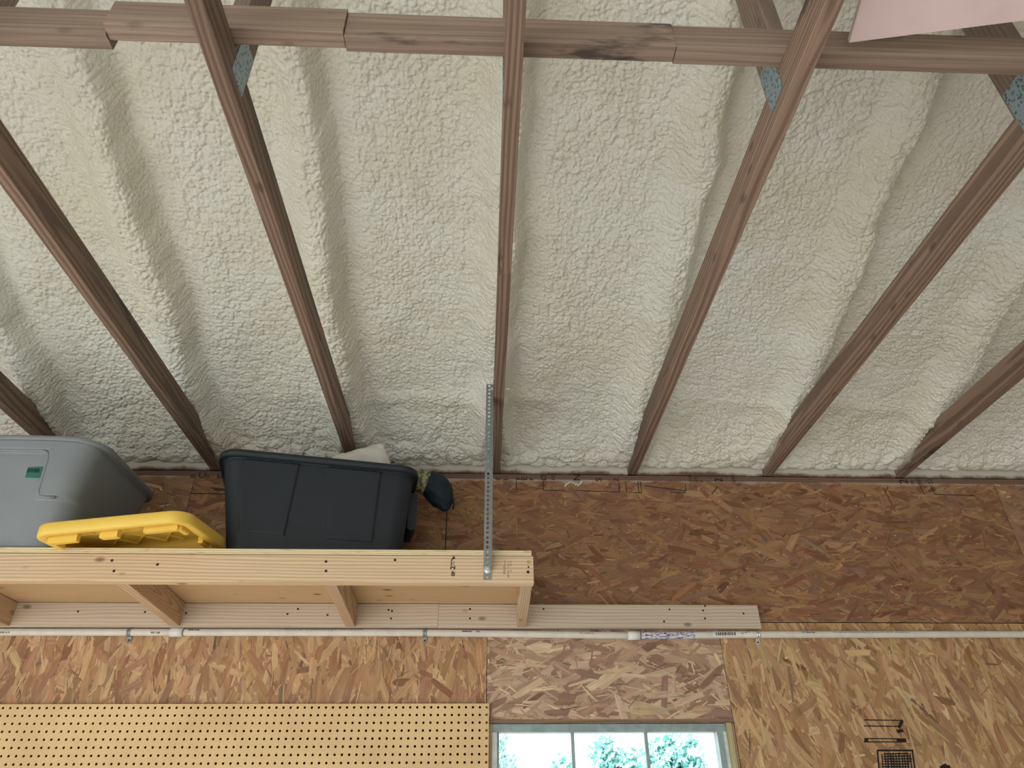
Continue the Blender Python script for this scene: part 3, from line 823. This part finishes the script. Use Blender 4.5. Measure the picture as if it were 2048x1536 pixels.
def pipe():
    R = 0.0133; y = -0.0155
    pz = lambda x: float(np.interp(x, [-2.4, -1.87, -1.2, -0.27, 0.02, 0.54, 1.035, 2.11, 3.0], [2.3925, 2.3925, 2.3925, 2.3930, 2.390, 2.384, 2.389, 2.392, 2.392]))
    root = thing('water_pipe', 'white plastic pipe strapped along the wall under the ledger', 'pipe', (0, y, 2.39)); O = (0, y, 2.39)
    xj = (-1.208, 0.542)
    for xa, xb in ((-2.4, xj[0]), (xj[0], xj[1]), (xj[1], 3.0)):
        b = MB(); b.tube([(x, y, pz(x)) for x in np.linspace(xa, xb, 24)], R, 20); b.build('pipe_run', m_pvc, root, O)
    for x in xj:
        b = MB(); b.tube([(x-.024, y-.0005, pz(x)), (x-.0235, y-.0005, pz(x)), (x+.0235, y-.0005, pz(x)), (x+.024, y-.0005, pz(x))], [R+.0005, R+.0032, R+.0032, R+.0005], 24)
        b.build('coupling', m_pvcw, root, O)
        b = MB(); b.tube([(x+.0245, y, pz(x)), (x+.027, y, pz(x))], R+.0004, 24, False); b.build('joint_line', m_ink, root, O)
    # printing wraps the pipe: map flat text on to the cylinder
    def wrap(s, x, ang, size, m=m_ink, shear=0.0, bold=0.0, name='pipe_print', space=1.0):
        me = text_mesh(s, size, shear=shear, bold=bold, space=space); me.name = name
        for v in me.vertices:
            xx = x+v.co.x; t = ang + v.co.y/R; r = R+.0005
            v.co = (xx-O[0], y - r*math.cos(t)-O[1], pz(xx) + r*math.sin(t)-O[2])
        me.materials.clear(); me.materials.append(m)
        o = bpy.data.objects.new(name, me); COL.objects.link(o); o.parent = root
    def cyl_patch(x0, x1, a0, a1, m, name, extra=0.0006, nx=2):
        b = MB(); r = R+extra; xs = np.linspace(x0, x1, nx); an = np.linspace(a0, a1, 9)
        v = [(x, y - r*math.cos(a), pz(x)+r*math.sin(a)) for x in xs for a in an]
        f = [(i*9+k, (i+1)*9+k, (i+1)*9+k+1, i*9+k+1) for i in range(nx-1) for k in range(8)]
        b.add(v, f, True); b.build(name, m, root, O)
    wrap('1/2" Silver-Line', 1.205, .25, 0.0085, shear=.3, bold=.0002)
    wrap('PVC 1120 SCH 40 PR 600 PSI @ 73 F  ASTM D1785  NSF-PW  20 06 08 22 16', 1.33, .25, 0.0075, space=1.25)
    wrap('Silver-Line  PVC 1120 SCH 40 PR 600 PSI @ 73 F ASTM D1785 NSF-PW', -0.80, .45, 0.0085, space=1.15)
    wrap('PVC 1120 SCH 40', 0.33, .1, 0.007); wrap('Silver-Line', -1.165, .35, .010, shear=.3, bold=.0003)
    wrap('20 08 16 24', -1.86, -.5, .008, bold=.0002); wrap('PVC 1120', -1.30, -.5, .008, bold=.0004)
    for xx in (-.125, -.07): wrap('MADE IN USA' if xx < -.1 else '3 4 6', xx, .2, .006, bold=.0005)
    # purple primer by the coupling
    t = NT('purple primer stain', 0.5, 0.4); c = t.coord()
    wvy = t.noise(t.scale(c, (18, 60, 60)), 1.0, 3, .6, 1.5)
    rid = t.math('ABSOLUTE', t.math('SUBTRACT', wvy, 0.5))
    t.color(t.mix(t.ramp(rid, 0.02, 0.055), lin(112, 104, 158), lin(228, 222, 216)))
    cyl_patch(0.5705, 0.78, -1.35, 1.35, t.m, 'primer_stain', .0007, 12)
    bars = MB(); x = 0.862
    while x < 0.940:
        ww = random.choice((.0018, .003, .0045)); r = R+.0008
        v = [(xx, y - r*math.cos(a), pz(xx)+r*math.sin(a)) for xx in (x, x+ww) for a in np.linspace(-.35, .55, 5)]
        bars.add(v, [(k, 5+k, 6+k, k+1) for k in range(4)]); x += ww+random.choice((.002, .003))
    cyl_patch(0.85, 1.008, -.7, .85, m_pvcw, 'barcode_label', .0005, 3)
    bars.build('barcode', m_ink, root, O)
    wrap('CHARLOTTE', .962, .3, .0065, bold=.0003); wrap('49081 13', .962, -.1, .006); 
    for x, lab in ((-1.385, 'galvanised pipe strap beside the coupling under the grey tote'), (-0.268, 'galvanised pipe strap on the white pipe below the ledger joint'), (1.032, 'galvanised pipe strap on the white pipe at the end of the ledger')):
        b = MB(); r = R+.0016
        for dx in (-.0075, .0005):
            an = np.linspace(-PI*.5, PI*.5, 15)
            v = [(xx, y - rr*math.cos(a), pz(x)+rr*math.sin(a)) for a in an for xx, rr in ((x+dx, r-.0006), (x+dx+.0015, r+.0006), (x+dx+.0055, r+.0006), (x+dx+.007, r-.0006))]
            b.add(v, [(4*i+k, 4*i+4+k, 4*i+5+k, 4*i+1+k) for i in range(14) for k in range(3)], True)
        zb = pz(x)-R-.0016
        b.box(x-.008, x+.008, -0.0165, -0.0024, zb-.0012, zb+.0002); b.box(x-.008, x+.008, -0.0052, -0.0024, zb-.020, zb)
        if x > -1.3 or True: b.box(x-.008, x+.008, -0.0162, -0.0024, pz(x)+R+.0012, pz(x)+R+.0020)
        o = b.build('pipe_strap', m_zinc if x > 1 else m_galv, None, (x, 0, zb)); o.location = (x, 0, zb); tag(o, lab, 'pipe strap', 'metal straps holding the pipe')
        b = MB(); b.disc((0, -0.0052, -.012), .0035, .001); b.build('screw', m_screw, o)
pipe()

# ------------------------------------------------------------------ storage totes


def rrect(hw, hd, r, n_side, n_cor):
    """closed outline starting on the front (-y) side going to +x; returns points and outward normals"""
    pts = []; nrm = []
    r = min(r, hw*.98, hd*.98)
    def side(a, b, n, nv):
        for k in range(n): t = k/n; pts.append((a[0]*(1-t)+b[0]*t, a[1]*(1-t)+b[1]*t)); nrm.append(nv)
    def corner(cx, cy, a0):
        for k in range(n_cor): a = math.radians(a0+90*k/n_cor); pts.append((cx+r*math.cos(a), cy+r*math.sin(a))); nrm.append((math.cos(a), math.sin(a)))
    side((-hw+r, -hd), (hw-r, -hd), n_side[0], (0, -1)); corner(hw-r, -hd+r, -90)
    side((hw, -hd+r), (hw, hd-r), n_side[1], (1, 0)); corner(hw-r, hd-r, 0)
    side((hw-r, hd), (-hw+r, hd), n_side[0], (0, 1)); corner(-hw+r, hd-r, 90)
    side((-hw, hd-r), (-hw, -hd+r), n_side[1], (-1, 0)); corner(-hw+r, -hd+r, 180)
    return np.array(pts), np.array(nrm)


def tote(name, mat, parent, H, bw, bd, tw, td, br, tr, nz, ns, disp=None, bow=0.0, rim_h=0.022, rim_o=0.014, shift=0.0):
    rings = []
    nc = 14
    def ring(hw, hd, r, z, out=0.0, dfun=None):
        p, n = rrect(hw, hd, r, ns, nc)
        q = p + n*out
        q[:, 0] += shift*(1-z/H)
        if bow: q[:, 1] -= bow*np.where(p[:, 1] < 0, np.clip(1-(p[:, 0]/hw)**2, 0, 1), 0)*(z/H)
        if dfun is not None: q = q + n*dfun(p, n, z)[:, None]
        return np.column_stack([q, np.full(len(q), z)])
    lerp = lambda t: (bw+(tw-bw)*t, bd+(td-bd)*t, br+(tr-br)*t)
    rings.append(ring(bw*.02, bd*.02, br*.02, 0.0)); rings.append(ring(bw-.02, bd-.02, br*.8, 0.0)); rings.append(ring(bw-.006, bd-.006, br*.95, 0.003))
    zs = np.linspace(0.010, H-rim_h, nz)
    for z in zs: rings.append(ring(*lerp(z/H), z, 0, disp))
    t = lerp(1.0)
    rings.append(ring(*t, H-rim_h, rim_o*.6)); rings.append(ring(*t, H-rim_h-.003, rim_o)); rings.append(ring(*t, H-.004, rim_o+.001)); rings.append(ring(*t, H, rim_o-.003))
    rings.append(ring(*t, H, .001)); rings.append(ring(*t, H-.004, -.002)); rings.append(ring(bw, bd, br, 0.012, -.004)); rings.append(ring(bw*.02, bd*.02, br*.02, 0.012))
    P = np.stack(rings)
    return grid_mesh(name, P, mat, parent, True)


DZ = DT + 0.001
# grey tote
gc = (-1.622, -0.375)
gt = thing('storage_tote', 'grey plastic storage tote with green tape tag on the shelf', 'storage tote', (gc[0], gc[1], DZ))
GH = 0.378
def gray_disp(p, n, z):
    sm = lambda a, lo, hi: np.clip((a-lo)/(hi-lo), 0, 1)**2*(3-2*np.clip((a-lo)/(hi-lo), 0, 1))
    frontness = np.clip(-n[:, 1], 0, 1)
    coll = sm(z, 0.160, 0.170)
    notch = (1-sm(np.abs(p[:, 0]), 0.094, 0.104))*(1-sm(z, 0.318, 0.328))
    return 0.016*coll*(1-notch)*sm(frontness, .1, .9) + 0.003*0
tote('body', m_gray, gt, GH, 0.186, 0.214, 0.247, 0.247, 0.07, 0.085, 90, (110, 24), gray_disp, 0.018, 0.020, 0.013)
# tape tag, follows the front face
def gfront(z):  # y of the front face in tote coordinates
    t = z/GH; return -(0.214+.033*t) - .018*t
P = []
for X, Y in ((56.5, 934.5), (87.5, 933.5), (80, 956.5), (50.5, 955.5)):
    y = -0.640
    for _ in range(4): q = wp(X, Y, y); y = gc[1] + gfront(q[1]-DZ) + .0008 + 0.018*(q[1]-DZ)/GH*((q[0]-gc[0])/0.22)**2
    P.append((q[0]-gc[0], y-gc[1]-.0018, q[1]-DZ))
b = MB(); b.add(P, [(3, 2, 1, 0)]); tp = b.build('tape_tag', m_tape, gt)
text('tag_writing', 'DYES', 0.017, m_ink, tp, (P[0][0]+.003, P[0][1]-.0012, P[0][2]-.019), (PI/2+.1, 0, 0), bold=.0004)
hp = []
for x, z in ((-.106, .16), (-.106, .290), (-.101, .312), (-.088, .322), (.086, .322), (.101, .314), (.107, .295), (.107, .185), (.112, .170), (.125, .164), (.165, .163)):
    yy = gfront(z) - .0145 + .02*(z/GH)*(x/.23)**2
    hp.append((x, yy, z))
b = MB(); b.tube(hp, .0042, 8); b.build('handle_ridge', m_gray, gt)
# black tote
bt_rot = math.radians(11.5)
HB = 0.392
fr = Vector((-0.645, -0.484, 0))     # middle of the rim's near side
bd_half = 0.181
ax = Vector((math.cos(bt_rot), math.sin(bt_rot), 0)); ay = Vector((-math.sin(bt_rot), math.cos(bt_rot), 0))
bc = fr + ay*(bd_half+.014)
bt = thing('storage_tote', 'black plastic storage tote without its lid on the shelf', 'storage tote', (bc.x, bc.y, DZ), (0, 0, bt_rot))
def black_disp(p, n, z):
    front = n[:, 1] < -0.99
    d = np.zeros(len(p)); s = lambda a, lo, hi: np.clip((a-lo)/(hi-lo), 0, 1)
    for xl0, xl1, xr0, xr1, zb in ((-0.285, -0.268, -0.120, -0.075, .095), (0.030, 0.028, 0.182, 0.218, .095)):
        k = z/HB; xl = xl0+(xl1-xl0)*k; xr = xr0+(xr1-xr0)*k
        ins = s(p[:, 0], xl-.003, xl+.001)*(1-s(p[:, 0], xr-.001, xr+.003))*(1 if z > zb else 0)*(1 if z < .360 else 0)
        d += 0.006*ins*front
    return d
tote('body', m_black, bt, HB, 0.290, 0.158, 0.348, bd_half, 0.06, 0.06, 88, (170, 30), black_disp, 0.0, 0.026, 0.014, 0.028)
b = MB(); b.lumber((0.3565, -0.07, 0.262), (0.3565, 0.07, 0.262), 0.033, 0.15, (0, 0, 1), 0.012, 4); b.build('handle', m_black, bt)

# white wrapped bundle poking out of the black tote
def pillow(name, L, W, T, m, parent, nseed):
    n = 40; u = np.linspace(-1, 1, n); U, V_ = np.meshgrid(u, u)
    k = (1-np.abs(U)**4)*(1-np.abs(V_)**4)
    h = T*np.sqrt(np.clip(k, 0, 1))*(0.8+.5*(fbm(U*3+9, V_*3+9, nseed)-.5)*2*.4)
    wr = .004*np.sin((U*3+V_*9)*3+fbm(U*4+5, V_*4+5, nseed+1)*6)*(1-k)
    top = np.stack([U*L/2, h+wr, V_*W/2], -1); bot = np.stack([U*L/2, -h+wr-.0005, V_*W/2], -1)
    return np.concatenate([top, bot[:, ::-1]], 1)
P = pillow('w', .21, .24, .03, None, None, 300)
wb = grid_mesh('white_bundle', P, m_white)
wb.location = (-0.50, -0.33, 2.897); wb.rotation_euler = (math.radians(10), math.radians(-24), math.radians(12))
tag(wb, 'white plastic wrapped bundle sticking out of the black tote', 'bundle')

# ------------------------------------------------------------------ yellow lid
FL = Vector((-1.434, -0.726, 2.5505)); lb = Vector((0.993, -0.091, 0.074)).normalized(); la = Vector((0.087, 0.995, 0.052)).normalized()
la = (la - lb*la.dot(lb)).normalized(); ln = lb.cross(la)
lid = thing('tote_lid', 'yellow plastic tote lid tilted on the shelf edge before the totes', 'lid')
Ml = Matrix((lb, la, ln)).transposed().to_4x4(); Ml.translation = FL; lid.matrix_world = Ml
LW, LD = 0.481, 0.31
def lid_mesh():
    rings = []
    def R(ins, z, r=0.06):
        p, n = rrect(LW/2-ins, LD/2-ins, max(.012, r-ins), (30, 20), 12)
        q = p.copy(); bk = p[:, 1] > 0        # squarer corners on the far edge
        if r > .03:
            p2, _ = rrect(LW/2-ins, LD/2-ins, max(.006, .022-ins*.3), (30, 20), 12); q[bk] = p2[bk]
        return np.column_stack([q[:, 0]+LW/2, q[:, 1]+LD/2, np.full(len(p), z)])
    for ins, z in ((0.225, -.001), (.06, -.001), (.045, .0), (.012, .0), (.004, -.003), (0.0005, -.008), (0, -.036), (.003, -.040), (.010, -.041), (.024, -.040), (.030, -.037), (.033, -.016), (.040, -.0065), (.06, -.006), (0.225, -.006)):
        rings.append(R(min(ins, LD/2-.02), z))
    # shrink the innermost rings to close the panel
    c = np.array([LW/2, LD/2, 0])
    for k in (0, -1):
        rings[k] = (rings[k]-c*[1, 1, 0])*[.02, .02, 1]+c*[1, 1, 0]
    return grid_mesh('lid_shell', np.stack(rings), m_yellow, lid, True)
lid_mesh()
def lblock(x0, x1, y0, y1, z0, z1): b = MB(); b.lumber(((x0+x1)/2, y0, (z0+z1)/2), ((x0+x1)/2, y1, (z0+z1)/2), x1-x0, z1-z0, (0, 0, 1), .003); b.build('stacking_block', m_yellow, lid)
lblock(.040, .130, .038, .056, -.058, -.006); lblock(.200, .255, .038, .060, -.056, -.006); lblock(.335, .440, .038, .056, -.052, -.006)
lblock(.036, .054, .050, .105, -.058, -.006); lblock(.432, .448, .05, .10, -.050, -.006); lblock(.432, .448, .20, .25, -.046, -.006)
for p, q in (((.10, .06), (.20, .25)), ((.17, .06), (.30, .25)), ((.26, .06), (.36, .25)), ((.36, .06), (.20, .25)), ((.40, .10), (.30, .25)), ((.27, .06), (.12, .25))):
    b = MB(); b.lumber((p[0], p[1], -.0085), (q[0], q[1], -.0085), .005, .006, (0, 0, 1), .001); b.build('rib', m_yellow, lid)
b = MB(); b.lumber((.06, .12, -.0085), (.43, .12, -.0085), .004, .006, (0, 0, 1), .001); b.build('rib', m_yellow, lid)

# ------------------------------------------------------------------ drawstring bag leaning behind the black tote
bag = thing('drawstring_bag', 'dark teal nylon drawstring bag leaning behind the black tote', 'bag', (-0.40, -0.06, DZ))
O = (-0.40, -0.06, DZ)
pts = [(-0.43, -0.205, 2.945), (-0.415, -0.20, 2.950), (-0.38, -0.187, 2.962), (-0.335, -0.172, 2.966), (-0.285, -0.158, 2.958), (-0.248, -0.152, 2.938), (-0.228, -0.149, 2.908), (-0.215, -0.147, 2.880), (-0.208, -0.146, 2.858), (-0.204, -0.145, 2.842)]
rad = [.010, .022, .032, .042, .052, .058, .056, .044, .026, .010]
def catmull(p, r, n=6):
    p = np.array(p); r = np.array(r); o = []; q = []
    for i in range(len(p)-1):
        p0, p1, p2, p3 = p[max(i-1, 0)], p[i], p[i+1], p[min(i+2, len(p)-1)]
        for k in range(n):
            t = k/n; o.append(.5*((2*p1)+(-p0+p2)*t+(2*p0-5*p1+4*p2-p3)*t*t+(-p0+3*p1-3*p2+p3)*t**3)); q.append(r[i]*(1-t)+r[i+1]*t)
    o.append(p[-1]); q.append(r[-1]); return np.array(o), np.array(q)
cp, cr = catmull(pts, rad)
b = MB(); b.tube(cp, cr, 28)
for k, v in enumerate(b.v):
    s = math.sin(k*1.7)*.0015 + math.sin((k % 28)*1.35+k/28*.4)*.0025*(1 if k//28 > 30 else .4); v = Vector(v); a = cp[min(k//28, len(cp)-1)]; d = (v-Vector(a)); L = d.length
    if L > 1e-5: b.v[k] = tuple(v + d/L*s)
b.build('sack', m_bag, bag, O)
# label near the bend
lab = NT('printed bag label', 0.5, 0.3); c = lab.coord(); n_ = lab.noise(lab.scale(c, (60, 60, 60)), 1.0, 2)
lab.color(lab.mix(lab.ramp(n_, .45, .55), lin(168, 160, 104), lin(70, 84, 84)))
i0, i1 = 17, 25
b = MB(); b.tube(cp[i0:i1], cr[i0:i1]+.002, 28, False); b.build('label_band', lab.m, bag, O)
me_p = text('label_print', 'COZY', .018, m_white, bag, (-0.262-O[0], -0.2-O[1], 2.975-O[2]), (PI/2, PI/2, 0), bold=.0004)
b = MB(); b.tube([(-.200, -.150, 2.862), (-.199, -.150, 2.852), (-.198, -.149, 2.842)], [.006, .009, .006], 12); b.tube([(-.222, -.15, 2.868), (-.222, -.15, 2.848)], [.009, .007], 12); b.build('cord_lock', m_cord, bag, O)
b = MB(); b.tube(catmull([(-.198, -.149, 2.845), (-.1975, -.149, 2.78), (-.197, -.148, 2.70), (-.200, -.147, 2.62), (-.204, -.147, 2.585)], [.0022]*5)[0], .0022, 8); b.tube([(-.204, -.147, 2.592), (-.205, -.147, 2.582)], .004, 8); b.build('draw_cord', m_cord, bag, O)
b = MB(); b.tube(catmull([(-.193, -.155, 2.90), (-.180, -.156, 2.895), (-.172, -.156, 2.87), (-.173, -.156, 2.845)], [.004]*4)[0], .004, 8); b.build('loop', m_cord, bag, O)

# scrap of foam stuck on the board
b = MB()
for k in range(7):
    p = wp(1132+k*5, 966+random.uniform(-3, 4), -0.004); b.tube([(p[0]-.006, -.004, p[1]-.012*random.random()), (p[0], -.009, p[1]), (p[0]+.008, -.004, p[1]+.008*random.random())], [.002, .005, .002], 7)
q = wp(1140, 966)
o = b.build('foam_scrap', m_foam, None, (q[0], 0, q[1])); o.location = (q[0], 0, q[1]); tag(o, 'small white torn scrap of foam stuck to the strand board wall', 'foam scrap')

# ------------------------------------------------------------------ trees outside the window
m_leaf = plain('leaves with painted overexposure', lin(140, 196, 190), 0.6, 0, 0.3, 0.25, 5)  # overexposed cyan look of the bright outdoors put into the leaf colour
m_bark = plain('bark with painted overexposure', lin(140, 170, 170), 0.8)  # same overexposure tint put into the bark colour
def tree(x, y, zc, rx, rz, n, lab):
    t = thing('tree', lab, 'tree', (x, y, -0.13), group=None)
    b = MB(); r = random.Random(int(x*100))
    cl = [(r.gauss(0, rx*.42), r.gauss(0, rx*.4), r.gauss(0, rz*.42)) for _ in range(18)]
    for i in range(n):
        c = r.choice(cl); p = Vector((c[0]+r.gauss(0, rx*.16), c[1]+r.gauss(0, rx*.2), zc+.13+c[2]+r.gauss(0, rz*.16)))
        s = r.uniform(.05, .12); a = Vector((r.gauss(0, 1), r.gauss(0, 1), r.gauss(0, 1))).normalized(); u = a.orthogonal().normalized(); v = a.cross(u)
        b.add([p-u*s, p+v*s*.5, p+u*s, p-v*s*.5], [(0, 1, 2, 3)])
    b.build('crown', m_leaf, t)
    b = MB(); b.tube([(0, 0, 0), (.05, 0, zc*.5), (0, 0, zc+.1)], [.16, .12, .06], 8)
    for c in cl[:7]: b.tube([(0, 0, zc*.7), (c[0]*.5, c[1]*.5, zc*.85+c[2]*.3), (c[0], c[1], zc+.13+c[2])], [.06, .04, .02], 6)
    b.build('trunk', m_bark, t)
tree(2.72, 14.0, 2.85, 0.62, 0.55, 2600, 'broad pale tree seen through the middle of the window')
tree(4.1, 15.0, 3.0, 0.75, 0.40, 2200, 'low pale tree seen through the right side of the window')
tree(2.0, 17.0, 2.75, 0.28, 0.75, 900, 'slim pale tree beside the first window bar')
tree(0.75, 22.0, 3.3, 0.35, 1.0, 500, 'faint far tree seen through the left pane')
